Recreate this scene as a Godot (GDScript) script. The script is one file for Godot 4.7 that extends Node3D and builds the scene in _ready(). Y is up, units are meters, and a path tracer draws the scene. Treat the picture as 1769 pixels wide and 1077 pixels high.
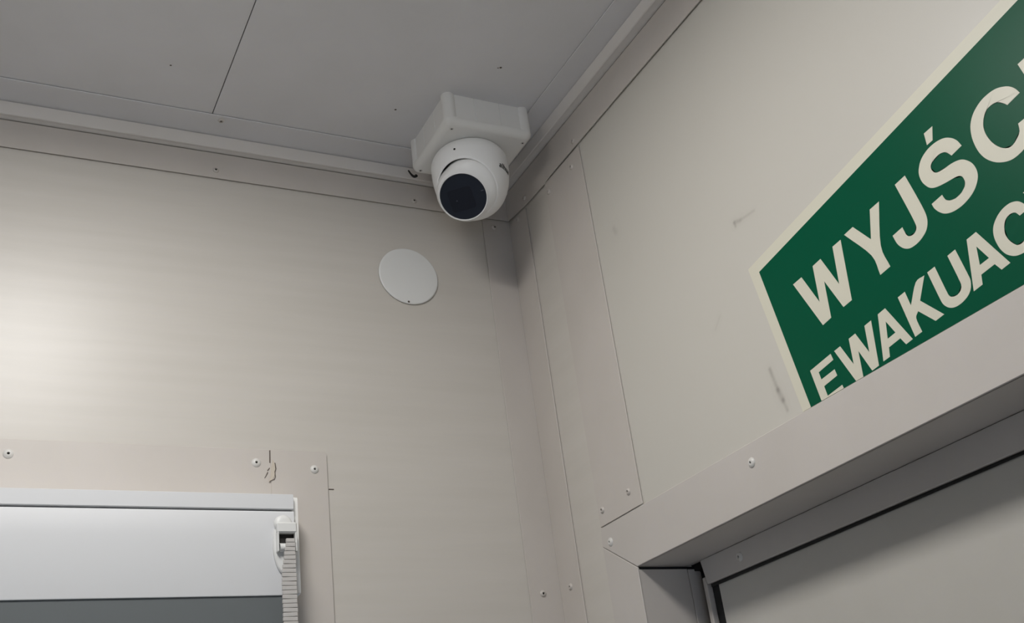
extends Node3D

# Metres, y up. The room's corner is the y axis: wall_left is the plane z = 0 (x < 0), wall_right the plane x = 0 (z > 0).
# Heights below are written from the bottom edge of the ceiling trim (G) so that they can be read off the walls.
const G := 2.537
const HC := 0.063
const ROOM_X := -2.3
const ROOM_Z := 2.6

var M := {}
var taken := {}
var rivet_mesh: ArrayMesh
var small_rivet_mesh: ArrayMesh


# ------------------------------------------------------------------ mesh builder
class MB:
	var v := PackedVector3Array()
	var n := PackedVector3Array()
	var uv := PackedVector2Array()

	# corners counter-clockwise seen from outside
	func tri(a: Vector3, b: Vector3, c: Vector3, na := Vector3.ZERO, nb := Vector3.ZERO, nc := Vector3.ZERO) -> void:
		var f := (b - a).cross(c - a)
		if f.length_squared() < 1e-20:
			return
		f = f.normalized()
		v.append(a); v.append(c); v.append(b)
		n.append(na if na != Vector3.ZERO else f); n.append(nc if nc != Vector3.ZERO else f); n.append(nb if nb != Vector3.ZERO else f)
		for i in 3:
			uv.append(Vector2.ZERO)

	func quad(a: Vector3, b: Vector3, c: Vector3, d: Vector3) -> void:
		tri(a, b, c)
		tri(a, c, d)

	# box with chamfered edges
	func box(lo: Vector3, hi: Vector3, c := 0.0) -> void:
		var o := (lo + hi) / 2
		var h := (hi - lo) / 2
		c = minf(c, minf(h.x, minf(h.y, h.z)) * 0.98)
		for ax in 3:
			var e := [Vector3.AXIS_X, Vector3.AXIS_Y, Vector3.AXIS_Z]
			for s in [-1.0, 1.0]:
				var u := (ax + 1) % 3
				var w := (ax + 2) % 3
				var q := []
				for k in [[-1, -1], [1, -1], [1, 1], [-1, 1]]:
					var p := Vector3.ZERO
					p[ax] = s * h[ax]
					p[u] = k[0] * (h[u] - c)
					p[w] = k[1] * (h[w] - c)
					q.append(o + p)
				if s < 0:
					q.reverse()
				quad(q[0], q[1], q[2], q[3])
		if c <= 0:
			return
		for ax in 3:
			var u := (ax + 1) % 3
			var w := (ax + 2) % 3
			for su in [-1.0, 1.0]:
				for sw in [-1.0, 1.0]:
					var q := []
					for k in [[-1, 0], [1, 0], [1, 1], [-1, 1]]:
						var p := Vector3.ZERO
						p[ax] = k[0] * (h[ax] - c)
						p[u] = su * (h[u] - (c if k[1] == 1 else 0.0))
						p[w] = sw * (h[w] - (c if k[1] == 0 else 0.0))
						q.append(o + p)
					var f: Vector3 = (q[1] - q[0]).cross(q[2] - q[0])
					if f[u] * su + f[w] * sw < 0:
						q.reverse()
					quad(q[0], q[1], q[2], q[3])
		for sx in [-1.0, 1.0]:
			for sy in [-1.0, 1.0]:
				for sz in [-1.0, 1.0]:
					var s := Vector3(sx, sy, sz)
					var q := []
					for ax in 3:
						var p := s * (h - Vector3(c, c, c))
						p[ax] = s[ax] * h[ax]
						q.append(o + p)
					if (q[1] - q[0]).cross(q[2] - q[0]).dot(s) < 0:
						q.reverse()
					tri(q[0], q[1], q[2])

	# polygon in the (u, w) plane pushed along a from a0 to a1; corners under `smooth` degrees are shaded round; `bevel` insets the a1 end
	func prism(poly: PackedVector2Array, o: Vector3, u: Vector3, w: Vector3, a: Vector3, a0: float, a1: float, smooth := 0.0, bevel := 0.0) -> void:
		var p := poly.duplicate()
		var area := 0.0
		for i in p.size():
			area += p[i].cross(p[(i + 1) % p.size()])
		if (area < 0) != (u.cross(w).dot(a) < 0):
			p.reverse()
		var right := 1.0 if u.cross(w).dot(a) > 0 else -1.0
		var k := p.size()
		var en := []
		for i in k:
			var d := (p[(i + 1) % k] - p[i]).normalized()
			en.append(Vector2(d.y, -d.x) * right)
		var at := func(q: Vector2, t: float) -> Vector3: return o + u * q.x + w * q.y + a * t
		var ins := p.duplicate()
		if bevel > 0:
			for i in k:
				var n0: Vector2 = en[(i + k - 1) % k]
				var n1: Vector2 = en[i]
				var m := (n0 + n1)
				m = m / maxf(m.length_squared() / 2.0, 0.2)
				ins[i] = p[i] - m * bevel
		var ab := a1 - bevel * signf(a1 - a0)
		for i in k:
			var j := (i + 1) % k
			var e: Vector2 = en[i]
			var ns := [e, e]
			for s in 2:
				var other: Vector2 = en[(i + k - 1) % k] if s == 0 else en[j]
				if rad_to_deg(absf(e.angle_to(other))) < smooth:
					ns[s] = (e + other).normalized()
			var n0: Vector3 = u * ns[0].x + w * ns[0].y
			var n1: Vector3 = u * ns[1].x + w * ns[1].y
			var A: Vector3 = at.call(p[i], a0)
			var B: Vector3 = at.call(p[j], a0)
			var C: Vector3 = at.call(p[j], ab)
			var D: Vector3 = at.call(p[i], ab)
			if (B - A).cross(C - A).dot(n0 + n1) > 0:
				tri(A, B, C, n0, n1, n1)
				tri(A, C, D, n0, n1, n0)
			else:
				tri(A, C, B, n0, n1, n1)
				tri(A, D, C, n0, n0, n1)
			if bevel > 0:
				var E: Vector3 = at.call(ins[j], a1)
				var F: Vector3 = at.call(ins[i], a1)
				if (C - D).cross(E - D).dot(n0 + n1) > 0:
					quad(D, C, E, F)
				else:
					quad(D, F, E, C)
		var t := Geometry2D.triangulate_polygon(p)
		for side in 2:
			var h := a0 if side == 0 else a1
			var pp := p if side == 0 else ins
			var out := a * signf(a1 - a0) * (-1.0 if side == 0 else 1.0)
			for i in range(0, t.size(), 3):
				var A: Vector3 = at.call(pp[t[i]], h)
				var B: Vector3 = at.call(pp[t[i + 1]], h)
				var C: Vector3 = at.call(pp[t[i + 2]], h)
				if (B - A).cross(C - A).dot(out) > 0:
					tri(A, B, C)
				else:
					tri(A, C, B)

	# smooth surface through rows of points; `flip` turns its outside
	func grid(rows: Array, wrap: bool, flip := false) -> void:
		var nr := rows.size()
		var nc: int = rows[0].size()
		var nn := []
		for r in nr:
			var line := PackedVector3Array()
			for c in nc:
				var r0: PackedVector3Array = rows[maxi(r - 1, 0)]
				var r1: PackedVector3Array = rows[mini(r + 1, nr - 1)]
				var row: PackedVector3Array = rows[r]
				var c0 := (c + nc - 1) % nc if wrap else maxi(c - 1, 0)
				var c1 := (c + 1) % nc if wrap else mini(c + 1, nc - 1)
				var du := row[c1] - row[c0]
				if du.length() < 1e-9:
					du = (r0[c1] - r0[c0]) + (r1[c1] - r1[c0])
				var dv := r1[c] - r0[c]
				var x := du.cross(dv)
				if x.length() < 1e-12:
					x = row[c]
				x = x.normalized()
				line.append(-x if flip else x)
			nn.append(line)
		for r in nr - 1:
			if true:
				for c in (nc if wrap else nc - 1):
					var d := (c + 1) % nc
					var a: Vector3 = rows[r][c]
					var b: Vector3 = rows[r][d]
					var e: Vector3 = rows[r + 1][d]
					var f: Vector3 = rows[r + 1][c]
					if flip:
						tri(a, f, e, nn[r][c], nn[r + 1][c], nn[r + 1][d])
						tri(a, e, b, nn[r][c], nn[r + 1][d], nn[r][d])
					else:
						tri(a, b, e, nn[r][c], nn[r][d], nn[r + 1][d])
						tri(a, e, f, nn[r][c], nn[r + 1][d], nn[r + 1][c])

	# (radius, height) pairs turned round the axis; pieces of the profile are separated by null to keep a crease
	func lathe(pieces: Array, o: Vector3, axis: Vector3, seg := 32) -> void:
		axis = axis.normalized()
		var u := axis.cross(Vector3(0.31, 0.87, 0.13)).normalized()
		var w := axis.cross(u)
		for piece in pieces:
			var rows := []
			for q in piece:
				var row := PackedVector3Array()
				for i in seg:
					var t := TAU * i / seg
					row.append(o + (u * cos(t) + w * sin(t)) * q[0] + axis * q[1])
				rows.append(row)
			# pieces run from the axis top outwards and down
			grid(rows, true, true)

	func commit(into: ArrayMesh, m: Material) -> ArrayMesh:
		var arr := []
		arr.resize(Mesh.ARRAY_MAX)
		arr[Mesh.ARRAY_VERTEX] = v
		arr[Mesh.ARRAY_NORMAL] = n
		arr[Mesh.ARRAY_TEX_UV] = uv
		into.add_surface_from_arrays(Mesh.PRIMITIVE_TRIANGLES, arr)
		into.surface_set_material(into.get_surface_count() - 1, m)
		return into


# ------------------------------------------------------------------ objects
func numbered(called: String) -> String:
	taken[called] = taken.get(called, 0) + 1
	return called if taken[called] == 1 else "%s_%03d" % [called, taken[called] - 1]


func obj(called: String, b: MB, m: Material, parent: Node = self) -> MeshInstance3D:
	var o := MeshInstance3D.new()
	o.name = numbered(called) if parent == self else called
	o.mesh = b.commit(ArrayMesh.new(), m)
	o.cast_shadow = GeometryInstance3D.SHADOW_CASTING_SETTING_ON
	parent.add_child(o, true)
	return o


func thing(called: String, at := Vector3.ZERO) -> Node3D:
	var o := Node3D.new()
	o.name = numbered(called)
	o.position = at
	add_child(o)
	return o


func tag(o: Node, label: String, category: String, kind := "", group := "") -> void:
	o.set_meta("label", label)
	o.set_meta("category", category)
	if kind:
		o.set_meta("kind", kind)
	if group:
		o.set_meta("group", group)


func P(pts: Array) -> PackedVector2Array:
	var o := PackedVector2Array()
	for i in range(0, pts.size(), 2):
		o.append(Vector2(pts[i], pts[i + 1]))
	return o


func rect(x0: float, y0: float, x1: float, y1: float) -> PackedVector2Array:
	return P([x0, y0, x1, y0, x1, y1, x0, y1])


# sheet metal lying on a wall or the ceiling with a thin shadow gap under it
func on_left(b: MB, poly: PackedVector2Array, z0: float, z1: float, bevel := 0.0003) -> void:
	b.prism(poly, Vector3(0, G, 0), Vector3.RIGHT, Vector3.UP, Vector3.BACK, z0, z1, 0, bevel)


func on_right(b: MB, poly: PackedVector2Array, d0: float, d1: float, bevel := 0.0003) -> void:
	b.prism(poly, Vector3(0, G, 0), Vector3.BACK, Vector3.UP, Vector3.LEFT, d0, d1, 0, bevel)


func on_ceiling(b: MB, poly: PackedVector2Array, d0: float, d1: float, bevel := 0.0003) -> void:
	b.prism(poly, Vector3(0, G + HC, 0), Vector3.RIGHT, Vector3.BACK, Vector3.DOWN, d0, d1, 0, bevel)


# a blind rivet with a broad painted head, or a small one nearly flush with the sheet
func make_rivet(head: float, hole: float, m: Material) -> ArrayMesh:
	var out := ArrayMesh.new()
	var b := MB.new()
	b.lathe([[[hole, 0.0006], [hole + 0.0001, 0.0021], [hole + 0.0004, 0.0023], [lerpf(hole, head, 0.4), 0.0020], [lerpf(hole, head, 0.72), 0.0013], [head - 0.0002, 0.0005], [head, -0.0001], [head - 0.0001, -0.0004]], [[head - 0.0001, -0.0004], [0.002, -0.0004], [0.002, -0.003]]], Vector3.ZERO, Vector3.UP, 20)
	b.commit(out, m)
	var d := MB.new()
	d.lathe([[[0.0, 0.0007], [hole + 0.0001, 0.0007]]], Vector3.ZERO, Vector3.UP, 12)
	d.commit(out, M.hole)
	return out


func rivet(parent: Node3D, at: Vector3, normal: Vector3, size := 1.0) -> void:
	var r := MeshInstance3D.new()
	r.name = "rivet"
	r.mesh = rivet_mesh if size > 0.9 else small_rivet_mesh
	var q := Quaternion(Vector3.UP, normal)
	r.transform = Transform3D(Basis(q).scaled(Vector3.ONE * (size if size > 0.9 else 1.0)), at - parent.position)
	parent.add_child(r, true)


# ------------------------------------------------------------------ materials
func noise_tex(freq: float, lo: Color, hi: Color, seed_: int, octaves := 4) -> NoiseTexture2D:
	var f := FastNoiseLite.new()
	f.seed = seed_
	f.noise_type = FastNoiseLite.TYPE_SIMPLEX_SMOOTH
	f.frequency = freq
	f.fractal_octaves = octaves
	var t := NoiseTexture2D.new()
	t.width = 512
	t.height = 512
	t.seamless = true
	t.noise = f
	var g := Gradient.new()
	g.set_color(0, lo)
	g.set_color(1, hi)
	t.color_ramp = g
	return t


func mat(called: String, c: Color, rough := 0.5, spec := 0.5) -> StandardMaterial3D:
	var m := StandardMaterial3D.new()
	m.resource_name = called
	m.albedo_color = c
	m.roughness = rough
	m.metallic_specular = spec
	return m


# painted sheet: faint mottling, and fine lines along the rolling direction
func painted(called: String, c: Color, rough: float, seed_: int, streak := Vector3(1.1, 1.1, 1.1), relief := 0.004) -> StandardMaterial3D:
	var m := mat(called, c, rough)
	m.uv1_triplanar = true
	m.uv1_world_triplanar = true
	m.uv1_scale = streak
	m.albedo_texture = noise_tex(0.012, Color(0.975, 0.975, 0.97), Color(1, 1, 1), seed_)
	m.heightmap_enabled = true
	m.heightmap_texture = noise_tex(0.02, Color.BLACK, Color.WHITE, seed_ + 5)
	m.heightmap_scale = relief
	return m


func make_materials() -> void:
	M.panel = painted("painted_panel", Color(0.825, 0.803, 0.772), 0.38, 3, Vector3(0.4, 7.0, 0.4), 0.002)
	M.ceiling = painted("ceiling_sheet", Color(0.90, 0.895, 0.90), 0.5, 11)
	M.trim = painted("trim_sheet", Color(0.815, 0.787, 0.760), 0.45, 17)
	M.bead = painted("bead_moulding", Color(0.915, 0.895, 0.875), 0.5, 29)
	M.frame = painted("door_frame_sheet", Color(0.81, 0.785, 0.762), 0.45, 19)
	M.rivet = mat("rivet_head", Color(0.86, 0.85, 0.83), 0.4)
	M.hole = mat("rivet_hole", Color(0.13, 0.12, 0.11), 0.8)
	M.plastic = mat("white_plastic", Color(0.90, 0.90, 0.89), 0.42)
	M.box = mat("junction_plastic", Color(0.935, 0.93, 0.915), 0.42)
	M.shell = mat("camera_shell", Color(0.95, 0.95, 0.945), 0.38)
	M.pvc = mat("blind_pvc", Color(0.86, 0.863, 0.868), 0.55)
	M.fabric = mat("blind_fabric", Color(0.405, 0.425, 0.43), 0.75)
	M.glass_black = mat("dark_glass", Color(0.135, 0.155, 0.195), 0.12)
	M.lens = mat("lens_module", Color(0.10, 0.115, 0.155), 0.2)
	M.black = mat("black_rubber", Color(0.07, 0.07, 0.07), 0.7)
	M.print_black = mat("black_print", Color(0.08, 0.08, 0.07), 0.6)
	M.cream = mat("photoluminescent_cream", Color(0.86, 0.845, 0.775), 0.45)
	M.green = mat("sign_green", Color(0.0, 0.325, 0.225), 0.36, 0.22)
	M.chain = mat("chain_plastic", Color(0.78, 0.765, 0.75), 0.3)
	M.leaf = painted("door_leaf_sheet", Color(0.80, 0.785, 0.755), 0.5, 23)
	M.floor = mat("vinyl_floor", Color(0.78, 0.795, 0.82), 0.5)
	M.joint = mat("panel_joint", Color(0.34, 0.33, 0.32), 0.8)
	M.crack = mat("paint_crack", Color(0.36, 0.32, 0.29), 0.9)
	M.flake = mat("paint_flake", Color(0.80, 0.76, 0.70), 0.7)
	M.pane = mat("window_glass", Color(0.9, 0.95, 0.95, 0.08), 0.02)
	M.pane.transparency = BaseMaterial3D.TRANSPARENCY_ALPHA
	M.lamp_glow = mat("lamp_diffuser", Color(0.9, 0.9, 0.88), 0.5)
	M.lamp_glow.emission_enabled = true
	M.lamp_glow.emission = Color(1.0, 0.97, 0.92)
	M.lamp_glow.emission_energy_multiplier = 3.0


# painted panel over the door with its scuffs: an image over z 0.2..1.2 m and y -0.5..0 m
func scuffed_panel() -> StandardMaterial3D:
	var w := 1024
	var h := 512
	var im := Image.create(w, h, false, Image.FORMAT_RGB8)
	var base := Color(0.815, 0.797, 0.762)
	im.fill(base)
	var f := FastNoiseLite.new()
	f.seed = 41
	f.frequency = 0.09
	for s in [
		[0.4635, -0.2715, 0.4545, -0.2690, 0.0022, 0.22], [0.4545, -0.2690, 0.4550, -0.2740, 0.0016, 0.22], [0.4635, -0.2715, 0.4860, -0.2735, 0.0016, 0.13],
		[0.4540, -0.4330, 0.4580, -0.4560, 0.0022, 0.25], [0.4580, -0.4560, 0.4615, -0.4680, 0.0028, 0.30], [0.4615, -0.4680, 0.4640, -0.4790, 0.0020, 0.20],
		[0.2480, -0.1560, 0.2520, -0.1620, 0.0040, 0.10], [0.3900, -0.3600, 0.4010, -0.3500, 0.0016, 0.06],
	]:
		var a := Vector2((s[0] - 0.2) * w, -s[1] * 2.0 * h)
		var b := Vector2((s[2] - 0.2) * w, -s[3] * 2.0 * h)
		var r: float = s[4] * w
		for y in range(int(minf(a.y, b.y) - 3 * r), int(maxf(a.y, b.y) + 3 * r) + 1):
			for x in range(int(minf(a.x, b.x) - 3 * r), int(maxf(a.x, b.x) + 3 * r) + 1):
				if x < 0 or y < 0 or x >= w or y >= h:
					continue
				var q := Geometry2D.get_closest_point_to_segment(Vector2(x, y), a, b)
				var d := q.distance_to(Vector2(x, y)) / r
				var k: float = s[5] * exp(-d * d) * clampf(0.9 + 0.5 * f.get_noise_2d(x, y), 0, 1)
				im.set_pixel(x, y, im.get_pixel(x, y).lerp(Color(0.36, 0.33, 0.31), k))
	var m := mat("scuffed_panel", Color.WHITE, 0.4)
	m.albedo_texture = ImageTexture.create_from_image(im)
	m.texture_repeat = false
	return m


# ------------------------------------------------------------------ the room
func build_room() -> void:
	var H := G + HC
	# left wall with its window opening
	var b := MB.new()
	var wx0 := -1.30; var wx1 := -0.361; var wy0 := 1.05; var wy1 := G - 0.427
	b.box(Vector3(ROOM_X - 0.1, 0, -0.1), Vector3(wx0, H + 0.1, 0))
	b.box(Vector3(wx1, 0, -0.1), Vector3(0.1, H + 0.1, 0))
	b.box(Vector3(wx0, 0, -0.1), Vector3(wx1, wy0, 0))
	b.box(Vector3(wx0, wy1, -0.1), Vector3(wx1, H + 0.1, 0))
	var wl := obj("wall_left", b, M.panel)
	tag(wl, "pale grey-green painted panel wall with the window and round cover", "wall", "structure")
	b = MB.new()
	on_left(b, rect(-0.2925, -0.4116, -0.2862, -0.4104), 0.0, 0.0004, 0.0)
	obj("cut_mark", b, M.crack, wl)
	# right wall with its door opening
	var dz0 := 0.1765; var dz1 := 1.08
	var dy := G - 0.5495
	b = MB.new()
	b.box(Vector3(0, 0, -0.1), Vector3(0.12, H + 0.1, dz0 - 0.0015))
	b.box(Vector3(0, 0, dz1), Vector3(0.12, H + 0.1, ROOM_Z + 0.1))
	b.box(Vector3(0, dy, dz0), Vector3(0.12, H + 0.1, dz1))
	var wr := obj("wall_right", b, M.panel)
	tag(wr, "pale grey panel wall that holds the door and the green exit sign", "wall", "structure")
	b = MB.new()
	on_right(b, rect(0.2, -0.4895, ROOM_Z, 0.04), 0.0, 0.0006, 0.0)
	for i in b.v.size():
		b.uv[i] = Vector2(b.v[i].z - 0.2, (G - b.v[i].y) * 2.0)
	obj("wall_panel", b, scuffed_panel(), wr)
	# the other two walls, floor
	b = MB.new()
	var bx0 := -1.75; var bx1 := -0.55; var by0 := 0.95; var by1 := 2.0
	b.box(Vector3(ROOM_X - 0.1, 0, ROOM_Z), Vector3(bx0, H + 0.1, ROOM_Z + 0.1))
	b.box(Vector3(bx1, 0, ROOM_Z), Vector3(0.0, H + 0.1, ROOM_Z + 0.1))
	b.box(Vector3(bx0, 0, ROOM_Z), Vector3(bx1, by0, ROOM_Z + 0.1))
	b.box(Vector3(bx0, by1, ROOM_Z), Vector3(bx1, H + 0.1, ROOM_Z + 0.1))
	tag(obj("wall_back", b, M.panel), "pale panel wall behind the viewer", "wall", "structure")
	b = MB.new()
	b.box(Vector3(ROOM_X - 0.1, 0, 0), Vector3(ROOM_X, H + 0.1, ROOM_Z))
	tag(obj("wall_side", b, M.panel), "pale panel wall opposite the door", "wall", "structure")
	b = MB.new()
	b.box(Vector3(ROOM_X - 0.1, -0.1, -0.1), Vector3(0.14, 0, ROOM_Z + 0.1))
	tag(obj("floor", b, M.floor), "blue-grey vinyl floor", "floor", "structure")
	# ceiling: backing, panels with an open joint, edge strips
	b = MB.new()
	b.box(Vector3(ROOM_X, H + 0.004, 0), Vector3(0, H + 0.1, ROOM_Z))
	var ce := obj("ceiling", b, M.joint)
	tag(ce, "grey sheet ceiling with one straight joint running away from the left wall", "ceiling", "structure")
	for e in [[ROOM_X, -1.70], [-1.6988, -0.4382], [-0.4370, 0.0]]:
		b = MB.new()
		on_ceiling(b, rect(e[0], 0.0, e[1], ROOM_Z), -0.003, 0.0, 0.0003)
		obj("ceiling_panel", b, M.ceiling, ce)
	for q in [[-0.5037, 0.1289, 0.0013], [-0.1233, 0.2448, 0.0017], [-0.1262, 0.2432, 0.0010], [-0.2190, 0.1260, 0.0016]]:
		b = MB.new()
		b.lathe([[[0.0, 0.0004], [q[2], 0.0]]], Vector3(q[0], H, q[1]), Vector3.DOWN, 10)
		obj("paint_chip", b, M.crack, ce)
	# ceiling edge strips
	b = MB.new()
	on_ceiling(b, rect(ROOM_X, 0.0, -0.0005, 0.0515), 0.0007, 0.0019)
	var t1 := obj("trim_1", b, M.ceiling)
	tag(t1, "flat ceiling edge strip along the left wall, with a rivet by the joint", "trim", "structure")
	for x in [-0.4248, -1.0, -1.6]:
		rivet(t1, Vector3(x, H - 0.0019, 0.0428), Vector3.DOWN, 0.85)
	b = MB.new()
	on_ceiling(b, rect(-0.0482, 0.052, -0.0005, ROOM_Z), 0.0007, 0.0019)
	var t2 := obj("trim_2", b, M.ceiling)
	tag(t2, "flat ceiling edge strip along the right wall", "trim", "structure")
	for z in [0.62, 1.2]:
		rivet(t2, Vector3(-0.040, H - 0.0019, z), Vector3.DOWN, 0.85)
	# raised bead between wall and ceiling
	b = MB.new()
	var top := HC - 0.002
	b.prism(P([0.0, top, 0.0085, top, 0.0098, top - 0.001, 0.0124, 0.0422, 0.0122, 0.0408, 0.0112, 0.0400, 0.0085, 0.0402, 0.0060, 0.0398, 0.0040, 0.0392, 0.0024, 0.0390, 0.0016, 0.0398, 0.0, 0.0398]), Vector3(0, G, 0), Vector3.BACK, Vector3.UP, Vector3.RIGHT, ROOM_X, -0.0005, 35)
	tag(obj("trim_3", b, M.bead), "raised bead moulding between the ceiling and the left wall", "trim", "structure")
	b = MB.new()
	b.prism(P([0.0, top, 0.0165, top, 0.0178, top - 0.001, 0.0146, 0.0484, 0.0140, 0.0470, 0.0128, 0.0463, 0.0095, 0.0466, 0.0060, 0.0461, 0.0036, 0.0456, 0.0024, 0.0454, 0.0016, 0.0462, 0.0, 0.0462]), Vector3(0, G, 0), Vector3.LEFT, Vector3.UP, Vector3.BACK, 0.013, ROOM_Z, 35)
	tag(obj("trim_4", b, M.bead), "raised bead moulding between the ceiling and the right wall", "trim", "structure")
	# flat strips under the beads
	b = MB.new()
	on_left(b, P([ROOM_X, 0.0375, ROOM_X, -0.0012, -0.0012, -0.0002, -0.0012, 0.0375]), 0.0016, 0.0028)
	var t5 := obj("trim_5", b, M.trim)
	tag(t5, "riveted flat strip under the bead on the left wall", "trim", "structure")
	for q in [[-0.4227, 0.0116], [-0.149, 0.0105], [-0.72, 0.012], [-1.05, 0.012]]:
		rivet(t5, Vector3(q[0], G + q[1], 0.0028), Vector3.BACK, 0.85)
	b = MB.new()
	on_right(b, P([0.0022, 0.0435, 0.0022, -0.0002, 0.0579, -0.0055, 0.1125, -0.0065, 0.130, -0.0045, 0.30, -0.0030, ROOM_Z, -0.0030, ROOM_Z, 0.0435]), 0.0024, 0.0035)
	var t6 := obj("trim_6", b, M.trim)
	tag(t6, "riveted flat strip under the bead on the right wall", "trim", "structure")
	for q in [[0.2003, 0.0054], [0.0579, 0.0055], [0.55, 0.0055], [0.9, 0.0055]]:
		rivet(t6, Vector3(-0.0035, G + q[1], q[0]), Vector3.LEFT, 0.85)
	# corner strips
	b = MB.new()
	on_left(b, rect(-0.0452, 0.03 - 2.5, -0.0012, -0.0022), 0.0006, 0.0018)
	var t7 := obj("trim_7", b, M.trim)
	tag(t7, "corner strip on the left wall, left half of the corner", "trim", "structure")
	for y in [-0.0135, -0.5379, -1.06]:
		rivet(t7, Vector3(-0.0268, G + y, 0.0018), Vector3.BACK, 0.85)
	b = MB.new()
	on_right(b, rect(0.0020, 0.03 - 2.5, 0.0528, -0.0080), 0.0006, 0.0018)
	var t8 := obj("trim_8", b, M.trim)
	tag(t8, "corner strip on the right wall, right half of the corner", "trim", "structure")
	for y in [-0.0125, -0.5363, -1.06]:
		rivet(t8, Vector3(-0.0018, G + y, 0.0282), Vector3.LEFT, 0.85)
	# upright plate above the door jamb
	b = MB.new()
	on_right(b, P([0.1135, -0.0060, 0.2085, -0.0060, 0.2092, -0.4885, 0.1166, -0.4885]), 0.0012, 0.0024)
	var t9 := obj("trim_9", b, M.trim)
	tag(t9, "upright riveted cover plate between the corner strip and the door lintel", "trim", "structure")
	for q in [[0.1849, -0.0246], [0.1215, -0.0236], [0.1866, -0.4676], [0.1269, -0.4706]]:
		rivet(t9, Vector3(-0.0024, G + q[1], q[0]), Vector3.LEFT, 0.8)
	# window surround: top strip, then the right strip lapped over it
	b = MB.new()
	on_left(b, rect(-1.36, -0.4380, -0.358, -0.3655), 0.0004, 0.0016)
	var t10 := obj("trim_10", b, M.trim)
	tag(t10, "riveted strip along the top of the window", "trim", "structure")
	for x in [-0.638, -0.3778, -0.90, -1.15]:
		rivet(t10, Vector3(x, G - 0.382, 0.0016), Vector3.BACK, 1.05)
	b = MB.new()
	var pr := P([-0.3612, -1.55, -0.294, -1.55, -0.294, -0.3685, -0.2962, -0.3662, -0.3612, -0.3660])
	on_left(b, pr, 0.0016, 0.003)
	var t11 := obj("trim_11", b, M.trim)
	tag(t11, "riveted strip down the right side of the window", "trim", "structure")
	rivet(t11, Vector3(-0.3096, G - 0.3882, 0.003), Vector3.BACK, 1.0)
	rivet(t11, Vector3(-0.3096, G - 0.95, 0.003), Vector3.BACK, 1.0)
	# torn paint where the two strips meet
	b = MB.new()
	on_left(b, P([-0.3612, -0.3895, -0.3592, -0.3780, -0.3568, -0.3830, -0.3562, -0.3905, -0.3576, -0.3990, -0.3605, -0.4035, -0.3645, -0.4050, -0.3622, -0.4000]), 0.003, 0.0036, 0.0002)
	obj("paint_flake", b, M.flake, t11)
	b = MB.new()
	for q in [[-0.3566, -0.3820, -0.3556, -0.3890, 0.0009], [-0.3556, -0.3890, -0.3570, -0.3930, 0.0010], [-0.3570, -0.3930, -0.3564, -0.3990, 0.0008], [-0.3564, -0.3990, -0.3578, -0.4020, 0.0006], [-0.3578, -0.4020, -0.3632, -0.4042, 0.0005]]:
		var a := Vector2(q[0], q[1])
		var c := Vector2(q[2], q[3])
		var s: Vector2 = (c - a).normalized().orthogonal() * (q[4] / 2)
		on_left(b, PackedVector2Array([a - s, c - s, c + s, a + s]), 0.003, 0.0038, 0.0)
	obj("paint_crack", b, M.crack, t11)
	b = MB.new()
	for q in [[-0.3624, -0.3878, -0.3650, -0.3912, 0.0008], [-0.3648, -0.3930, -0.3660, -0.3960, 0.0009], [-0.3660, -0.3960, -0.3684, -0.4000, 0.0007], [-0.3618, -0.3664, -0.3620, -0.3815, 0.0010]]:
		var a := Vector2(q[0], q[1])
		var c := Vector2(q[2], q[3])
		var s: Vector2 = (c - a).normalized().orthogonal() * (q[4] / 2)
		on_left(b, PackedVector2Array([a - s, c - s, c + s, a + s]), 0.0016, 0.0022, 0.0)
	obj("paint_crack", b, M.crack, t10)
	for e in [[-1.36, -1.55, -1.30, -0.4275, 12, "left side"], [-1.30, -1.55, -0.361, -1.487, 13, "bottom"]]:
		b = MB.new()
		on_left(b, rect(e[0], e[1], e[2], e[3]), 0.0004, 0.0016)
		tag(obj("trim_%d" % e[4], b, M.trim), "strip along the %s of the window" % e[5], "trim", "structure")
	# the window behind the blind, and the open one behind the viewer
	window("window_1", Vector3(-0.8305, 1.05, -0.05), Vector2(0.939, 1.06), "white framed window behind the roller blind")
	window("window_2", Vector3(-1.15, 0.95, ROOM_Z + 0.05), Vector2(1.20, 1.05), "white framed window in the back wall without a blind")


func window(called: String, at: Vector3, size: Vector2, label: String) -> void:
	var win := thing(called, at)
	tag(win, label, "window", "structure")
	var fr := MB.new()
	var hw := size.x / 2 - 0.0005
	var hh := size.y
	fr.box(Vector3(-hw, 0, -0.03), Vector3(hw, 0.06, 0.03), 0.003)
	fr.box(Vector3(-hw, hh - 0.06, -0.03), Vector3(hw, hh, 0.03), 0.003)
	fr.box(Vector3(-hw, 0.06, -0.03), Vector3(-hw + 0.06, hh - 0.06, 0.03), 0.003)
	fr.box(Vector3(hw - 0.06, 0.06, -0.03), Vector3(hw, hh - 0.06, 0.03), 0.003)
	obj("window_frame", fr, M.pvc, win)
	var pn := MB.new()
	pn.box(Vector3(-hw + 0.05, 0.05, -0.003), Vector3(hw - 0.05, hh - 0.05, 0.003))
	obj("pane", pn, M.pane, win)


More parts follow.
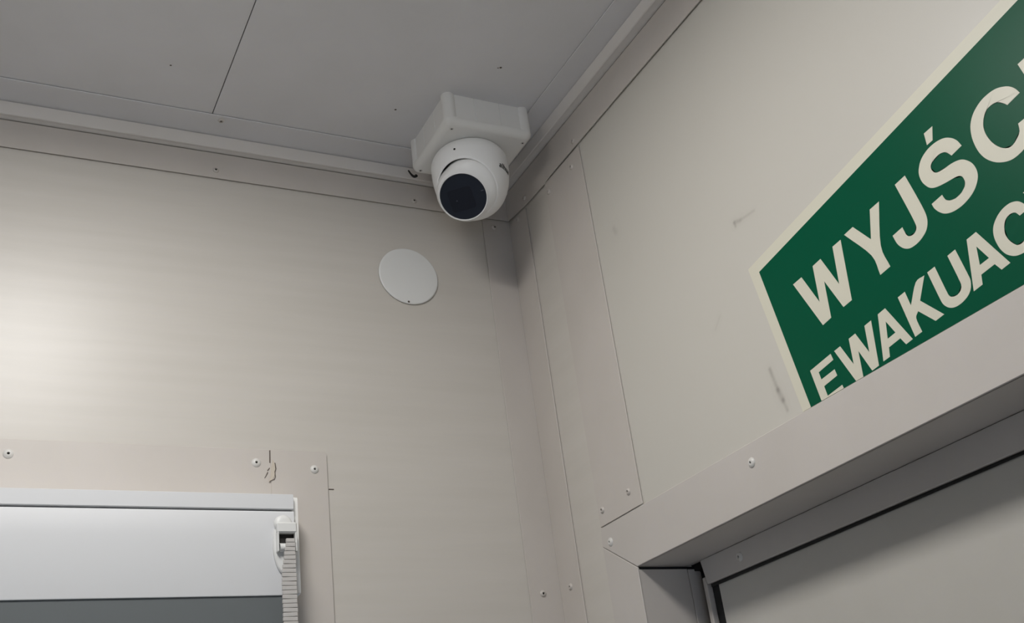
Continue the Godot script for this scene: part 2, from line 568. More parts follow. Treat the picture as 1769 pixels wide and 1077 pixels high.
# ------------------------------------------------------------------ the door
func build_door() -> void:
	var d := thing("door_1", Vector3(0.03, 0, 0.628))
	tag(d, "grey door in a riveted sheet metal frame under the exit sign", "door", "structure")
	var z0 := 0.178; var z1 := 1.078
	var at := Vector3(0, G, 0) - d.position
	var bx := func(called: String, lo: Vector3, hi: Vector3, m: Material, c := 0.0005) -> MeshInstance3D:
		var b := MB.new()
		b.box(lo + at, hi + at, c)
		return obj(called, b, m, d)
	# head: face and soffit folded from one sheet
	var b := MB.new()
	b.prism(P([0.1160, -0.4896, z1 + 0.062, -0.4896, z1 + 0.064, -0.5110, z1, -0.5510, z0, -0.5510, 0.1138, -0.5110]), at, Vector3.BACK, Vector3.UP, Vector3.LEFT, 0.0004, 0.0024, 0, 0.0008)
	b.box(Vector3(-0.0016, -0.5510, z0) + at, Vector3(0.0655, -0.5496, z1) + at, 0.0)
	var head := obj("frame_head", b, M.frame, d)
	for q in [[0.133, -0.5105], [0.4015, -0.5089], [0.95, -0.509]]:
		var r := MeshInstance3D.new()
		r.name = "rivet"
		r.mesh = rivet_mesh
		r.transform = Transform3D(Basis(Quaternion(Vector3.UP, Vector3.LEFT)), Vector3(-0.0024, q[1], q[0]) + at)
		head.add_child(r, true)
	# jambs: face and reveal
	for s in 2:
		b = MB.new()
		var zz := func(z: float) -> float: return z if s == 0 else z0 + z1 - z
		b.prism(P([zz.call(0.1138), -0.5118, zz.call(z0), -0.5519, zz.call(z0), -2.537, zz.call(0.1085), -2.537]), at, Vector3.BACK, Vector3.UP, Vector3.LEFT, 0.0004, 0.0022, 0, 0.0006)
		var za: float = zz.call(z0 - 0.0014)
		var zb: float = zz.call(z0)
		b.box(Vector3(-0.0016, -2.537, minf(za, zb)) + at, Vector3(0.0640, -0.5542, maxf(za, zb)) + at, 0.0)
		obj("frame_jamb", b, M.frame, d)
		za = zz.call(z0 - 0.0012)
		zb = zz.call(z0 + 0.0006)
		bx.call("jamb_lining", Vector3(0.0648, -2.537, minf(za, zb)), Vector3(0.0816, -0.5545, maxf(za, zb)), M.frame, 0.0004)
		za = zz.call(z0 + 0.0205)
		zb = zz.call(z0 + 0.0268)
		bx.call("jamb_stop", Vector3(0.0665, -2.537, minf(za, zb)), Vector3(0.10, -0.5700, maxf(za, zb)), M.frame, 0.0008)
		za = zz.call(z0 + 0.0275)
		zb = zz.call(z0 + 0.0398)
		bx.call("gasket", Vector3(0.0725, -2.537, minf(za, zb)), Vector3(0.10, -0.5700, maxf(za, zb)), M.black, 0.0008)
		za = zz.call(z0 - 0.0030)
		zb = zz.call(z0 - 0.0012)
		bx.call("sealant", Vector3(0.0, -0.5580, minf(za, zb)), Vector3(0.0820, -0.5512, maxf(za, zb)), M.black, 0.0)
		za = zz.call(z0 + 0.0)
		zb = zz.call(z0 + 0.0200)
		bx.call("sealant", Vector3(0.0825, -2.537, minf(za, zb)), Vector3(0.112, -0.5560, maxf(za, zb)), M.black, 0.0)
	# stop under the soffit, its seal, and the leaf
	b = MB.new()
	b.prism(P([0.2020, -0.5512, 0.2076, -0.5788, z1 - 0.030, -0.5806, z1 - 0.024, -0.5512]), at, Vector3.BACK, Vector3.UP, Vector3.RIGHT, 0.0690, 0.0655, 0, 0.0006)
	var stop := obj("head_stop", b, M.frame, d)
	for z in [0.2715, 0.98]:
		var r := MeshInstance3D.new()
		r.name = "rivet"
		r.mesh = rivet_mesh
		r.transform = Transform3D(Basis(Quaternion(Vector3.UP, Vector3.LEFT)), Vector3(0.0655, -0.5655, z) + at)
		stop.add_child(r, true)
	bx.call("gasket", Vector3(0.0695, -0.5824, z0 + 0.03), Vector3(0.0715, -0.5560, z1 - 0.03), M.black, 0.0008)
	bx.call("sealant", Vector3(0.0735, -0.5568, z0 - 0.003), Vector3(0.112, -0.5492, z1 + 0.003), M.black, 0.0)
	bx.call("door_leaf", Vector3(0.0720, -2.53, z0 + 0.0400), Vector3(0.112, -0.5570, z1 - 0.0400), M.leaf, 0.001)


# ------------------------------------------------------------------ surveillance camera and its box
func rounded(x0: float, z0: float, x1: float, z1: float, r: float, k := 6) -> PackedVector2Array:
	var o := PackedVector2Array()
	for q in [[x1 - r, z1 - r, 0.0], [x0 + r, z1 - r, PI / 2], [x0 + r, z0 + r, PI], [x1 - r, z0 + r, PI * 1.5]]:
		for i in k + 1:
			var t: float = q[2] + PI / 2 * i / k
			o.append(Vector2(q[0] + r * cos(t), q[1] + r * sin(t)))
	return o


func build_box() -> void:
	var x0 := -0.174; var x1 := -0.0505; var z0 := 0.0585; var z1 := 0.1805
	var bt := thing("junction_box", Vector3((x0 + x1) / 2, G + HC, (z0 + z1) / 2))
	tag(bt, "square white plastic junction box fixed to the ceiling above the dome camera", "junction box")
	var o := -bt.position
	var yb := G + 0.0255
	var yt := G + HC
	# body: straight sides with shallow grooves between the knock-out fields
	var b := MB.new()
	var poly := PackedVector2Array()
	var e0 := 0.0032
	var c := [Vector2(x0 + e0, z0 + e0), Vector2(x1 - e0, z0 + e0), Vector2(x1 - e0, z1 - e0), Vector2(x0 + e0, z1 - e0)]
	for i in 4:
		var p: Vector2 = c[i]
		var q: Vector2 = c[(i + 1) % 4]
		var dd := (q - p).normalized()
		var inn := Vector2(-dd.y, dd.x)
		poly.append(p)
		for f in [0.345, 0.655]:
			var g := p.lerp(q, f)
			poly.append(g - dd * 0.0007)
			poly.append(g + inn * 0.0009)
			poly.append(g + dd * 0.0007)
	b.prism(poly, o, Vector3.RIGHT, Vector3.BACK, Vector3.UP, yb, yt)
	obj("box_body", b, M.box, bt)
	for q in [[x0 + 0.0085, z0 + 0.0085], [x1 - 0.0085, z0 + 0.0085], [x1 - 0.0085, z1 - 0.0085], [x0 + 0.0085, z1 - 0.0085]]:
		b = MB.new()
		var ring := PackedVector2Array()
		for i in 28:
			ring.append(Vector2(q[0], q[1]) + Vector2.from_angle(TAU * i / 28) * 0.0088)
		b.prism(ring, o, Vector3.RIGHT, Vector3.BACK, Vector3.UP, yb - 0.0005, yt, 40)
		obj("corner_post", b, M.box, bt)
	# lid with a well rounded rim
	b = MB.new()
	var rows := []
	var y1 := G + 0.0252
	var y0 := G + 0.0150
	rows.append(_ring(rounded(x0 + 0.004, z0 + 0.004, x1 - 0.004, z1 - 0.004, 0.007), y1, o))
	rows.append(_ring(rounded(x0 - 0.0002, z0 - 0.0002, x1 + 0.0002, z1 + 0.0002, 0.0085), y1, o))
	for i in 9:
		var t := PI / 2 * i / 8.0
		var e := 0.0088 * (1 - cos(t))
		rows.append(_ring(rounded(x0 - 0.0005 + e, z0 - 0.0005 + e, x1 + 0.0005 - e, z1 + 0.0005 - e, maxf(0.0092 - e * 0.75, 0.002)), lerpf(y1 - 0.0012, y0, sin(t)), o))
	b.grid(rows.slice(1), true, false)
	b.grid(rows.slice(0, 2), true, false)
	var last: PackedVector3Array = rows[-1]
	for i in range(1, last.size() - 1):
		var A := last[0]; var B := last[i]; var C := last[i + 1]
		if (B - A).cross(C - A).y < 0:
			b.tri(A, B, C)
		else:
			b.tri(A, C, B)
	var lid := obj("lid", b, M.box, bt)
	for q in [[-0.1622, 0.1676], [-0.0595, 0.1655], [-0.1655, 0.0690], [-0.0600, 0.0700]]:
		b = MB.new()
		b.lathe([[[0.0, -0.0007], [0.0011, -0.0004], [0.0015, 0.0003], [0.0022, 0.0005], [0.0027, 0.0]]], o + Vector3(q[0], y0, q[1]), Vector3.DOWN, 14)
		obj("screw", b, M.rivet, lid)
		b = MB.new()
		b.lathe([[[0.0, 0.0002], [0.0012, 0.0002]]], o + Vector3(q[0], y0, q[1]), Vector3.DOWN, 10)
		obj("screw_slot", b, M.hole, lid)


func _ring(p: PackedVector2Array, y: float, o: Vector3) -> PackedVector3Array:
	var r := PackedVector3Array()
	for q in p:
		r.append(o + Vector3(q.x, y, q.y))
	return r


const AX := Vector2(-0.1168, 0.1179)
const DOME_TOP := 0.0149

func dome_r(y: float) -> float:
	var rt := 0.0426; var rm := 0.0510; var ym := -0.0031; var yb := -0.0753; var e := 2.4874
	if y > ym:
		var t := clampf((y - ym) / (0.0148 - ym), 0, 1)
		return rm - (rm - rt) * t * t
	if y < yb:
		return 0.0
	return rm * pow(maxf(1 - pow((ym - y) / (ym - yb), e), 0), 1 / e)


# distance from the ball's centre to the shell in direction d (heights from G)
func shell_hit(c: Vector3, d: Vector3) -> float:
	var lo := 0.0
	var hi := 0.2
	for i in 28:
		var m := (lo + hi) / 2
		var p := c + d * m
		if p.y < DOME_TOP and Vector2(p.x - AX.x, p.z - AX.y).length() < dome_r(p.y):
			lo = m
		else:
			hi = m
	return lo


func build_camera() -> void:
	var B := Vector3(-0.1222, -0.0370, 0.1150)
	var t := thing("dome_camera", Vector3(AX.x, G + DOME_TOP, AX.y))
	tag(t, "white dome security camera with a dark round lens window under the ceiling box", "security camera")
	var o := Vector3(0, G, 0) - t.position
	# shell: star-shaped about the ball, open where the ball looks out
	var ax := Vector3(-0.5033, -0.6655, 0.5512).normalized()
	var u := ax.cross(Vector3.UP).normalized()
	var w := u.cross(ax)
	var a0 := 1.0897
	var seg := 128
	var outer := []
	var edge := PackedFloat32Array()
	for i in 64:
		var k := i / 63.0
		var a := lerpf(a0, PI, pow(k, 1.2))
		var row := PackedVector3Array()
		for j in seg:
			var f := TAU * j / seg
			var d := ax * cos(a) + (u * cos(f) + w * sin(f)) * sin(a)
			var r := shell_hit(B, d)
			if i == 0:
				edge.append(r)
				r -= 0.0006
			row.append(o + B + d * r)
		outer.append(row)
	var b := MB.new()
	b.grid(outer, true, true)
	var lip := []
	var inner := []
	for i in 4:
		var row := PackedVector3Array()
		for j in seg:
			var f := TAU * j / seg
			var a: float = a0 - [0.0, 0.012, 0.012, 0.004][i]
			var d := ax * cos(a) + (u * cos(f) + w * sin(f)) * sin(a)
			var ri := minf(maxf(0.0431, edge[j] - 0.0020), edge[j] - 0.0012)
			row.append(o + B + d * lerpf(edge[j] - 0.0006, ri, [0.0, 0.18, 0.8, 1.0][i]))
		lip.append(row)
	b.grid(lip, true, false)
	for i in 6:
		var row := PackedVector3Array()
		for j in seg:
			var f := TAU * j / seg
			var a := a0 - 0.004 + 0.16 * i
			var d := ax * cos(a) + (u * cos(f) + w * sin(f)) * sin(a)
			row.append(o + B + d * minf(maxf(0.0431, edge[j] - 0.0020), edge[j] - 0.0012))
		inner.append(row)
	b.grid(inner, true, false)
	var shell := obj("shell", b, M.shell, t)
	# microphone hole and the maker's lettering on the shell
	b = MB.new()
	var mp := shell_at(2.391, -0.0044)
	b.lathe([[[0.0, 0.0001], [0.0014, 0.0002], [0.0017, -0.0004]]], o + mp[0], mp[1], 14)
	obj("microphone_hole", b, M.hole, shell)
	build_lettering(shell, o)
	# ball with its bezel
	var n := Vector3(-0.4939, -0.7175, 0.4912).normalized()
	b = MB.new()
	b.lathe([[[0.0303, 0.0318], [0.0306, 0.0334], [0.0312, 0.0339], [0.0319, 0.0337], [0.0325, 0.0328]]], o + B, n, 96)
	var body := []
	var nu := n.cross(Vector3.UP).normalized()
	var nw := nu.cross(n)
	for i in 34:
		var a := lerpf(0.7810, 2.6, pow(i / 33.0, 1.5))
		var row := PackedVector3Array()
		for j in seg:
			var f := TAU * j / seg
			var d := n * cos(a) + (nu * cos(f) + nw * sin(f)) * sin(a)
			# the body flares out to the opening of the shell and leaves a gap at its upper left
			var q := fposmod(atan2(d.dot(w), d.dot(u)), TAU)
			var al := acos(clampf(d.dot(ax), -1, 1))
			var at := q / TAU * seg
			var e := lerpf(edge[int(at) % seg], edge[(int(at) + 1) % seg], at - floorf(at))
			var dq := wrapf(q - 1.25, -PI, PI)
			var re := maxf(0.0425, e - 0.0008 - 0.0052 * exp(-dq * dq / 0.65))
			var rr := lerpf(0.0463, re, smoothstep(0.79, 1.06, al))
			if al > 1.07:
				rr = lerpf(rr, 0.036, smoothstep(1.07, 1.7, al))
			row.append(o + B + d * (0.0463 if i == 0 else rr))
		body.append(row)
	b.grid(body, true, true)
	obj("eyeball", b, M.shell, t)
	b = MB.new()
	b.lathe([[[0.0, 0.0330], [0.012, 0.0329], [0.022, 0.0327], [0.0304, 0.0324]]], o + B, n, 72)
	var gl := obj("lens_window", b, M.glass_black, t)
	# what shows faintly through the dark window: the lens block, a lamp dot and a glint of the side reflector
	var gu := Vector3.UP.cross(n).normalized()
	var gw := n.cross(gu)
	b = MB.new()
	b.prism(rounded(-0.019, -0.0175, 0.013, 0.012, 0.004), o + B, gu, gw, n, 0.0322, 0.03315, 50)
	obj("lens_block", b, M.lens, gl)
	b = MB.new()
	b.lathe([[[0.0, 0.0], [0.0009, -0.0002]]], o + B + gu * -0.0095 + gw * -0.003 + n * 0.0333, n, 10)
	obj("indicator", b, mat("indicator", Color(0.32, 0.34, 0.40), 0.3), gl)
	b = MB.new()
	b.box(Vector3(-0.0018, -0.0005, 0), Vector3(0.0018, 0.0005, 0.0004), 0.0)
	var gm := obj("reflector", b, mat("reflector", Color(0.30, 0.32, 0.36), 0.4), gl)
	gm.transform = Transform3D(Basis(gu, gw, n), o + B + gu * 0.0265 + gw * 0.001 + n * 0.0324)


# point and normal at an azimuth (0 = +x, towards +z) and height
func shell_at(az: float, y: float) -> Array:
	var d := Vector3(cos(az), 0, sin(az))
	var r := dome_r(y)
	var slope := (dome_r(y + 0.001) - dome_r(y - 0.001)) / 0.002
	return [Vector3(AX.x, y, AX.y) + d * r, (d - Vector3.UP * slope).normalized()]


# dark lettering printed round the side of the shell
func build_lettering(shell: Node3D, o: Vector3) -> void:
	var tm := TextMesh.new()
	var f := SystemFont.new()
	f.font_names = PackedStringArray(["Droid Sans"])
	f.font_weight = 700
	tm.font = f
	tm.text = "alhua"
	tm.font_size = 64
	tm.pixel_size = 0.001
	tm.depth = 0.001
	tm.curve_step = 2.0
	var arr := tm.surface_get_arrays(0)
	var v: PackedVector3Array = arr[Mesh.ARRAY_VERTEX]
	var lo := Vector2(9, 9)
	var hi := Vector2(-9, -9)
	for p in v:
		lo = lo.min(Vector2(p.x, p.y))
		hi = hi.max(Vector2(p.x, p.y))
	var k := 0.0255 / (hi.x - lo.x)
	for i in v.size():
		var x := (v[i].x - lo.x) * k
		var q := shell_at(1.19 - x / 0.0498, -0.0283 + (v[i].y - lo.y) * k * 0.95)
		v[i] = o + q[0] + q[1] * (0.0003 if v[i].z > 0 else -0.0004)
	arr[Mesh.ARRAY_VERTEX] = v
	arr[Mesh.ARRAY_NORMAL] = null
	arr[Mesh.ARRAY_TANGENT] = null
	var st := SurfaceTool.new()
	st.create_from_arrays(arr)
	st.generate_normals()
	var m := MeshInstance3D.new()
	m.name = "lettering"
	m.mesh = st.commit()
	m.material_override = M.print_black
	shell.add_child(m, true)


# ------------------------------------------------------------------ small things on the walls
func build_small() -> void:
	var vc := thing("vent_cover", Vector3(-0.1674, G - 0.1113, 0))
	tag(vc, "round white blanking cover on the left wall below the camera", "wall cover")
	var b := MB.new()
	b.lathe([[[0.0, 0.0036], [0.020, 0.0036], [0.0400, 0.0034], [0.0416, 0.0030], [0.0422, 0.0022]], [[0.0422, 0.0022], [0.0422, 0.0012], [0.0395, 0.0010]], [[0.0395, 0.0010], [0.0395, -0.004]]], Vector3.ZERO, Vector3.BACK, 72)
	obj("cover_disc", b, M.plastic, vc)
	b = MB.new()
	b.lathe([[[0.0, 0.0003], [0.0016, 0.0]]], Vector3(-0.0035, -0.0395, 0.0034), Vector3.BACK, 9)
	obj("stain", b, M.crack, vc)
	# dark end of a cable behind the junction box
	b = MB.new()
	var rows := []
	for i in 13:
		var k := i / 12.0
		var c := Vector3(-0.1770 + 0.0112 * k, G + 0.0222 - 0.0085 * sin(k * 2.3), 0.0552)
		var d := Vector3(0.0112, -0.0085 * 2.3 * cos(k * 2.3), 0.0).normalized()
		var s := Vector3.BACK
		var q := d.cross(s).normalized()
		var row := PackedVector3Array()
		var r := lerpf(0.0010, 0.0022, k)
		for j in 12:
			var f := TAU * j / 12
			row.append(c + (s * cos(f) + q * sin(f)) * r)
		rows.append(row)
	b.grid(rows, true, false)
	tag(obj("cable", b, M.black), "short black cable loop behind the left corner of the ceiling junction box", "cable")


# ------------------------------------------------------------------ roller blind
func build_blind() -> void:
	var bl := thing("roller_blind", Vector3(-0.84, G - 0.5455, 0.003))
	tag(bl, "white cassette roller blind with grey fabric and side chain over the window", "roller blind")
	var o := Vector3(0, G, 0) - bl.position
	var xl := -1.33; var xr := -0.3503
	var ex := func(called: String, poly: PackedVector2Array, x0: float, x1: float, m: Material, parent: Node = bl) -> MeshInstance3D:
		var b := MB.new()
		b.prism(poly, o, Vector3.BACK, Vector3.UP, Vector3.RIGHT, x0, x1, 38)
		return obj(called, b, m, parent)
	ex.call("top_profile", P([0.0031, -0.4345, 0.0490, -0.4345, 0.0500, -0.4352, 0.0502, -0.4512, 0.0496, -0.4518, 0.0031, -0.4518]), xl, xr, M.pvc)
	ex.call("cassette", P([0.0031, -0.4526, 0.0470, -0.4534, 0.0486, -0.4538, 0.0497, -0.4547, 0.0503, -0.4562, 0.0505, -0.480, 0.0502, -0.5440, 0.0500, -0.5452, 0.0494, -0.5457, 0.0488, -0.5457, 0.0486, -0.470, 0.0031, -0.470]), xl, xr, M.pvc)
	for s in 2:
		var xa := xr if s == 0 else xl - 0.0062
		ex.call("end_cap", P([0.0031, -0.4350, 0.0400, -0.4350, 0.0415, -0.4358, 0.0422, -0.4375, 0.0428, -0.5400, 0.0420, -0.5415, 0.0405, -0.5420, 0.0031, -0.5450]), xa + 0.0001, xa + 0.0070, M.box)
	ex.call("fabric", P([0.0474, -0.4720, 0.0482, -0.4720, 0.0482, -1.44, 0.0474, -1.44]), xl + 0.01, -0.3585, M.fabric)
	ex.call("bottom_bar", P([0.042, -1.44, 0.052, -1.44, 0.054, -1.450, 0.052, -1.46, 0.042, -1.46, 0.040, -1.45]), xl + 0.01, -0.3585, M.pvc)
	# chain drive: oval plate, bridge with its opening, pulley
	var b := MB.new()
	var oval := PackedVector2Array()
	for i in 40:
		var t := TAU * i / 40
		oval.append(Vector2(-0.3625 + 0.0125 * cos(t) , -0.4925 + 0.0315 * sin(t)))
	b.prism(oval, o, Vector3.RIGHT, Vector3.UP, Vector3.BACK, 0.0500, 0.0542, 30, 0.0012)
	obj("drive_plate", b, M.plastic, bl)
	b = MB.new()
	b.box(Vector3(-0.3722, -0.4812, 0.0535) + o, Vector3(-0.3505, -0.4695, 0.0615) + o, 0.0015)
	b.box(Vector3(-0.3722, -0.5015, 0.0535) + o, Vector3(-0.3702, -0.4800, 0.0612) + o, 0.0008)
	b.box(Vector3(-0.3527, -0.5015, 0.0535) + o, Vector3(-0.3505, -0.4800, 0.0612) + o, 0.0008)
	b.lathe([[[0.0, 0.0050], [0.005, 0.0048], [0.0082, 0.0038], [0.0096, 0.0020], [0.0100, 0.0]]], Vector3(-0.3640, -0.4700, 0.0541) + o, Vector3.BACK, 28)
	obj("drive_bridge", b, M.plastic, bl)
	b = MB.new()
	b.box(Vector3(-0.3701, -0.4930, 0.0540) + o, Vector3(-0.3528, -0.4812, 0.0548) + o, 0.0)
	obj("drive_opening", b, M.hole, bl)
	b = MB.new()
	b.lathe([[[0.0, 0.0], [0.0045, 0.0]], [[0.0045, 0.0], [0.0045, -0.0165]]], Vector3(-0.3530, -0.4965, 0.0573) + o, Vector3.RIGHT, 20)
	obj("pulley", b, M.plastic, bl)
	# ribbed chain hanging from the pulley
	var ch := Node3D.new()
	ch.name = "chain"
	bl.add_child(ch, true)
	var y := -0.4905
	var i := 0
	while y > -1.0:
		var k := clampf((-0.4905 - y) / 0.035, 0, 1)
		var wd := lerpf(0.0098, 0.0158, k)
		var l := MB.new()
		l.box(Vector3(-wd / 2, -0.0022, -0.0015), Vector3(wd / 2, 0.0022, 0.0015), 0.0006)
		var m := obj("chain_link", l, M.chain, ch)
		m.position = o + Vector3(lerpf(-0.3590, -0.3613, k) + 0.0002 * sin(i * 1.7), y, 0.0632 - 0.0010 * k)
		m.rotation.z = 0.03 * sin(i * 2.3)
		y -= 0.0046
		i += 1


# ------------------------------------------------------------------ exit sign
var clip_poly: PackedVector2Array

func smooth_outline(pts: PackedVector2Array) -> PackedVector2Array:
	var n := pts.size()
	var corner := []
	for i in n:
		var a: Vector2 = pts[i] - pts[(i + n - 1) % n]
		var b: Vector2 = pts[(i + 1) % n] - pts[i]
		corner.append(absf(a.angle_to(b)) > 0.85)
	var o := PackedVector2Array()
	for i in n:
		var p0 := pts[(i + n - 1) % n]
		var p1 := pts[i]
		var p2 := pts[(i + 1) % n]
		var p3 := pts[(i + 2) % n]
		var t1 := (p2 - p0) / 2 if not corner[i] else (p2 - p1)
		var t2 := (p3 - p1) / 2 if not corner[(i + 1) % n] else (p2 - p1)
		t1 = t1.limit_length((p2 - p1).length() * 1.2)
		t2 = t2.limit_length((p2 - p1).length() * 1.2)
		for k in 4:
			var t := k / 4.0
			o.append(p1 * (2 * t * t * t - 3 * t * t + 1) + t1 * (t * t * t - 2 * t * t + t) + p2 * (-2 * t * t * t + 3 * t * t) + t2 * (t * t * t - t * t))
	return o


func build_sign() -> void:
	var s := thing("exit_sign", Vector3(0, G - 0.3374, 0.4735))
	tag(s, "tilted green emergency exit sign with cream letters above the door", "sign")
	var ang := 8.934
	var u := Vector3(0, sin(deg_to_rad(ang)), cos(deg_to_rad(ang)))
	var v := Vector3(0, cos(deg_to_rad(ang)), -sin(deg_to_rad(ang)))
	# everything is cut off along the top of the door lintel
	var cut := PackedVector2Array()
	for q in [[-0.3, -0.4893], [1.5, -0.4893], [1.5, 0.3], [-0.3, 0.3]]:
		var p := Vector3(0, q[1] + 0.3374, q[0])
		cut.append(Vector2(p.dot(u), p.dot(v)) * 1000.0)
	clip_poly = cut
	var put := func(called: String, pts: PackedVector2Array, d0: float, d1: float, m: Material, holes := []) -> void:
		var b := MB.new()
		var polys := Geometry2D.intersect_polygons(pts, clip_poly)
		for q in polys:
			var todo := [q]
			for hole in holes:
				# split along a line through the hole so that no piece has a hole in it
				var c: float = (hole[0].x + hole[1].x + hole[2].x) / 3.0
				var halves := []
				for piece in todo:
					for side in [rect(c - 500, -400, c, 100), rect(c, -400, c + 500, 100)]:
						for part in Geometry2D.intersect_polygons(piece, side):
							halves.append_array(Geometry2D.clip_polygons(part, hole))
				todo = halves
			for piece in todo:
				var mm := PackedVector2Array()
				for p in piece:
					mm.append(p * 0.001)
				b.prism(mm, Vector3.ZERO, u, v, Vector3.LEFT, d0, d1)
		if b.v.size():
			obj(called, b, m, s)
	put.call("plate", rect(-12.6, -226, 430, 12.6), 0.0006, 0.0016, M.cream)
	put.call("green_field", P([0, 0, 418, 0, 418, -213, -2, -213]), 0.0015, 0.00175, M.green)
	var L := func(pts: Array, holes := []) -> void:
		put.call("letter", smooth_outline(P(pts)), 0.0017, 0.0019, M.cream, holes)
	L.call([33.9, -40.6, 46.5, -41.5, 54.9, -76.1, 63.7, -41.6, 75.2, -42, 83.1, -76.7, 93, -41.9, 104.2, -42.7, 88.7, -98.4, 77.3, -97.8, 69, -62.9, 60.1, -97.2, 48.1, -97.1])
	L.call([109.9, -41.7, 121.7, -42.2, 133.4, -65.7, 145.3, -41.9, 157.1, -42.7, 139.6, -77.6, 139.2, -99.8, 126.6, -99.3, 126.9, -78.4])
	L.call([178.2, -42.1, 190.6, -42.6, 191.5, -64.3, 191.8, -80, 191.2, -87.6, 189.3, -92.9, 185.5, -97.4, 180.1, -99.9, 173.1, -101.1, 165.7, -100.3, 161, -97.9, 157.4, -93.7, 154.9, -87.4, 154.3, -78.7, 166.4, -79.1, 166.5, -84.1, 166.8, -87.9, 168.7, -90.7, 172.5, -92, 176.1, -91.1, 178.2, -88.9, 178.9, -85.2, 179, -73.9])
	L.call([247.5, -61.4, 246.1, -54.5, 242.8, -48.6, 237.4, -43.7, 229.4, -40.7, 220, -40.1, 211.3, -42.5, 205.6, -47.2, 202.6, -52.4, 202, -59.7, 204.2, -66.9, 207.4, -71.2, 212.6, -74.2, 220.7, -76.9, 228.9, -79.1, 233.2, -81, 235.3, -84.2, 234.9, -89.4, 232, -92.5, 226.6, -94.4, 220.2, -94, 215, -91.2, 212.9, -87.8, 212.4, -82.9, 200.4, -82.5, 200.7, -87.4, 203, -93.1, 206.9, -98.1, 213, -101.6, 221.2, -103.4, 229.4, -103.2, 237.1, -101.2, 243.2, -97.4, 247.2, -92.3, 248.5, -86, 247.4, -79.4, 243.4, -72.8, 238.7, -69.3, 232, -67, 224.6, -65.7, 218.6, -63.9, 215.8, -61.6, 214.7, -57.4, 216, -54, 219.8, -52.3, 225.7, -51.8, 230.5, -53.2, 233.6, -56.1, 235.9, -61.5])
	put.call("letter_accent", P([233.8, -26.6, 224, -25.8, 221.5, -36.6, 228, -37.1]), 0.0017, 0.0019, M.cream)
	L.call([308.4, -63.8, 307.1, -58.2, 304.4, -53.1, 300.7, -49.3, 294.7, -45.4, 287.3, -43.5, 278.7, -43.5, 269.4, -46.7, 262.7, -52.6, 259, -60.1, 257.3, -68.2, 257.2, -77.8, 259.4, -86.4, 263.6, -93.6, 268.4, -98.5, 273.9, -102.1, 279.7, -103.9, 287.8, -103.9, 295.3, -101.7, 301.4, -97.1, 305.4, -90.5, 306.9, -84.3, 295, -83.3, 293.5, -88.3, 290.5, -91.4, 284.6, -93.9, 280, -93.8, 276.7, -91.5, 273.4, -87.2, 270.5, -80.1, 269.3, -71.8, 270.1, -64.7, 273, -58.9, 277.8, -54.4, 282.8, -53.2, 288.2, -54.3, 291.4, -57, 293.9, -60.7, 295.5, -64])
	L.call([318.4, -43.4, 330.6, -44, 331, -104, 318.8, -103.6])
	L.call([343, -44.4, 384, -46, 384, -55.5, 355, -54.6, 355, -68.6, 381, -69.6, 381, -79, 355, -78, 355, -94.6, 385, -95.8, 385, -105.4, 343, -104])
	# second row
	L.call([13.8, -124.2, 43.4, -125.1, 43.7, -131.6, 22.6, -131.4, 22.4, -138.9, 40.9, -139.8, 40.9, -146.4, 22.4, -146, 22.1, -155.9, 42.1, -156.8, 42.5, -162.9, 13, -162.2])
	L.call([48.4, -125.5, 56.6, -125.8, 62.7, -148.7, 68.6, -126, 77.3, -126.3, 83.2, -149.7, 89.7, -126.7, 98.4, -127, 86.8, -165.6, 78.2, -165.2, 73, -141.6, 66.8, -164.7, 58.3, -164.4])
	L.call([107.3, -127, 116.6, -127.2, 128.6, -166.8, 120.6, -166.6, 117.9, -158.8, 103.8, -158.4, 100.7, -165.8, 92.7, -165.3], [P([111.6, -137.4, 115.9, -151.6, 106.2, -151.4])])
	L.call([132.7, -127.6, 141.2, -127.9, 140.9, -141.7, 154.6, -128.2, 164.7, -128.6, 150.7, -143.9, 165.2, -167.8, 155.5, -167.4, 144.7, -150.2, 140.2, -154, 139.8, -167.1, 131.7, -166.7])
	L.call([168.3, -128.4, 176.8, -128.8, 176.4, -155.4, 177.2, -158.9, 179.6, -160.9, 183.2, -161.9, 187.4, -161.1, 190.1, -158.4, 190.9, -154.2, 191.4, -129.2, 200, -129.5, 199.8, -157.2, 198.6, -161.8, 195.6, -166.1, 190.4, -169, 183.3, -170, 176.7, -169, 171.8, -166, 168.7, -161, 168, -155.8])
	L.call([212.8, -129.7, 222.8, -130.1, 235.3, -170.1, 226.5, -169.8, 223.7, -162.4, 209.8, -161.9, 206.9, -169.2, 197.5, -168.9], [P([217.3, -140.1, 222, -155.1, 212.5, -154.7])])
	L.call([268.2, -144.8, 267.7, -140.4, 266.3, -137, 264.1, -134, 260.6, -131.7, 256.7, -130.5, 250.4, -130.4, 244.2, -132.2, 239, -135.4, 236, -138.9, 234.1, -143.4, 233.3, -148.8, 233.6, -155.6, 235.3, -161.2, 237.9, -165.1, 241, -168, 244.8, -169.8, 249, -170.8, 254, -170.6, 258.5, -169.2, 262.6, -166.2, 265.6, -162, 266.8, -157.2, 258.4, -156.6, 257, -160.2, 254.4, -162.6, 251.2, -163.6, 247.5, -162.7, 245.2, -159.7, 243.3, -154.7, 242.8, -149.2, 244.2, -144.9, 246.5, -141.2, 249.4, -138.9, 253.2, -138.1, 256.1, -138.8, 258.4, -140.4, 260, -144.6])
	L.call([270.9, -131.6, 280, -132, 287.6, -147, 295.4, -132.6, 304.4, -133, 291.8, -156, 291.4, -171.6, 282.8, -171.2, 283, -155.6])
	L.call([321, -133.6, 329.6, -134, 330, -163, 328.4, -168, 323.6, -172, 317.4, -172.8, 311, -171.4, 307, -167.4, 305.6, -160, 313.6, -160, 314.4, -163.6, 317.2, -165.4, 320.2, -164, 321.2, -160.6])
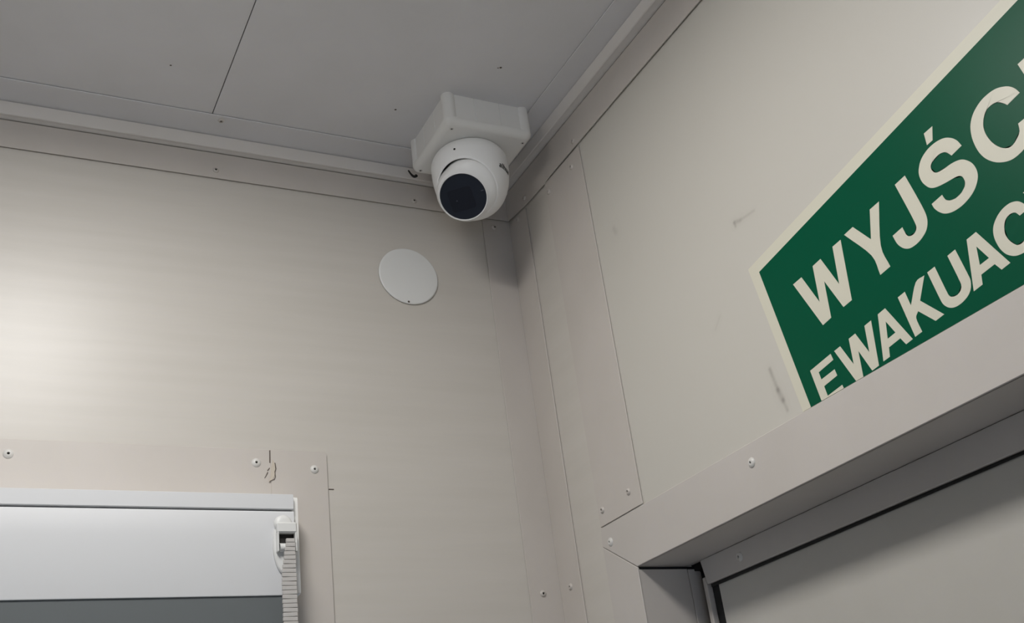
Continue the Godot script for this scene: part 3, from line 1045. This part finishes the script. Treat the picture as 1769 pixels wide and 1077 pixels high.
	L.call([336, -134.2, 345.4, -134.6, 361, -159, 361, -135.2, 369, -135.6, 369.4, -175, 360.4, -174.6, 344.4, -149.4, 344.6, -174, 336.4, -173.6])
	L.call([377, -135.8, 405, -137, 405, -144, 385.4, -143.2, 385.4, -150.8, 403, -151.6, 403, -158.4, 385.4, -157.6, 385.4, -168, 405.6, -168.8, 405.6, -176, 377, -174.8])


# ------------------------------------------------------------------ the lamp out of view above the viewer
func build_lamp() -> void:
	var at := Vector3(-0.62, G + HC, 0.60)
	var t := thing("ceiling_lamp", at)
	tag(t, "flat white ceiling lamp above the viewer", "ceiling lamp")
	var b := MB.new()
	b.box(Vector3(-0.12, -0.012, -0.165), Vector3(0.12, 0, 0.165), 0.004)
	obj("housing", b, M.plastic, t)
	b = MB.new()
	b.box(Vector3(-0.105, -0.0345, -0.150), Vector3(0.105, -0.012, 0.150), 0.001)
	obj("diffuser", b, M.lamp_glow, t)
	var l := AreaLight3D.new()
	l.name = "lamp_light"
	l.area_size = Vector2(0.20, 0.29)
	l.area_normalize_energy = true
	l.light_color = Color(1.0, 0.993, 0.984)
	l.light_energy = 0.86
	l.shadow_enabled = true
	l.rotation_degrees = Vector3(-90, 0, 0)
	l.position = Vector3(0, -0.036, 0)
	t.add_child(l)
	# the raised diffuser also shines sideways
	var g := OmniLight3D.new()
	g.name = "lamp_glow"
	g.light_size = 0.06
	g.omni_range = 8.0
	g.omni_attenuation = 2.0
	g.light_color = l.light_color
	g.light_energy = 0.045
	g.shadow_enabled = true
	g.position = Vector3(0, -0.078, 0)
	t.add_child(g)


func _ready() -> void:
	var cam := Camera3D.new()
	cam.name = "camera"
	cam.fov = 2.0 * rad_to_deg(atan(538.5 / 1902.7))
	cam.near = 0.02
	cam.transform = Transform3D(Basis(Vector3(0.89108294, -0.1207607, 0.4374792), Vector3(-0.09682328, 0.89117232, 0.4432123), Vector3(-0.44339198, -0.43729709, 0.78241601)).orthonormalized(), Vector3(-0.69352471, G - 0.81546453, 1.19616218))
	add_child(cam)
	var env := Environment.new()
	env.background_mode = Environment.BG_COLOR
	env.background_color = Color(0.85, 0.915, 1.0)
	env.background_energy_multiplier = 3.4
	env.tonemap_mode = Environment.TONE_MAPPER_LINEAR
	env.tonemap_exposure = 0.675
	env.sdfgi_enabled = true
	env.ssao_enabled = true
	env.ssil_enabled = true
	var we := WorldEnvironment.new()
	we.name = "environment"
	we.environment = env
	add_child(we)
	make_materials()
	rivet_mesh = make_rivet(0.0052, 0.0013, M.rivet)
	small_rivet_mesh = make_rivet(0.0042, 0.0015, M.trim)
	build_lamp()
	build_room()
	build_door()
	build_sign()
	build_box()
	build_camera()
	build_blind()
	build_small()
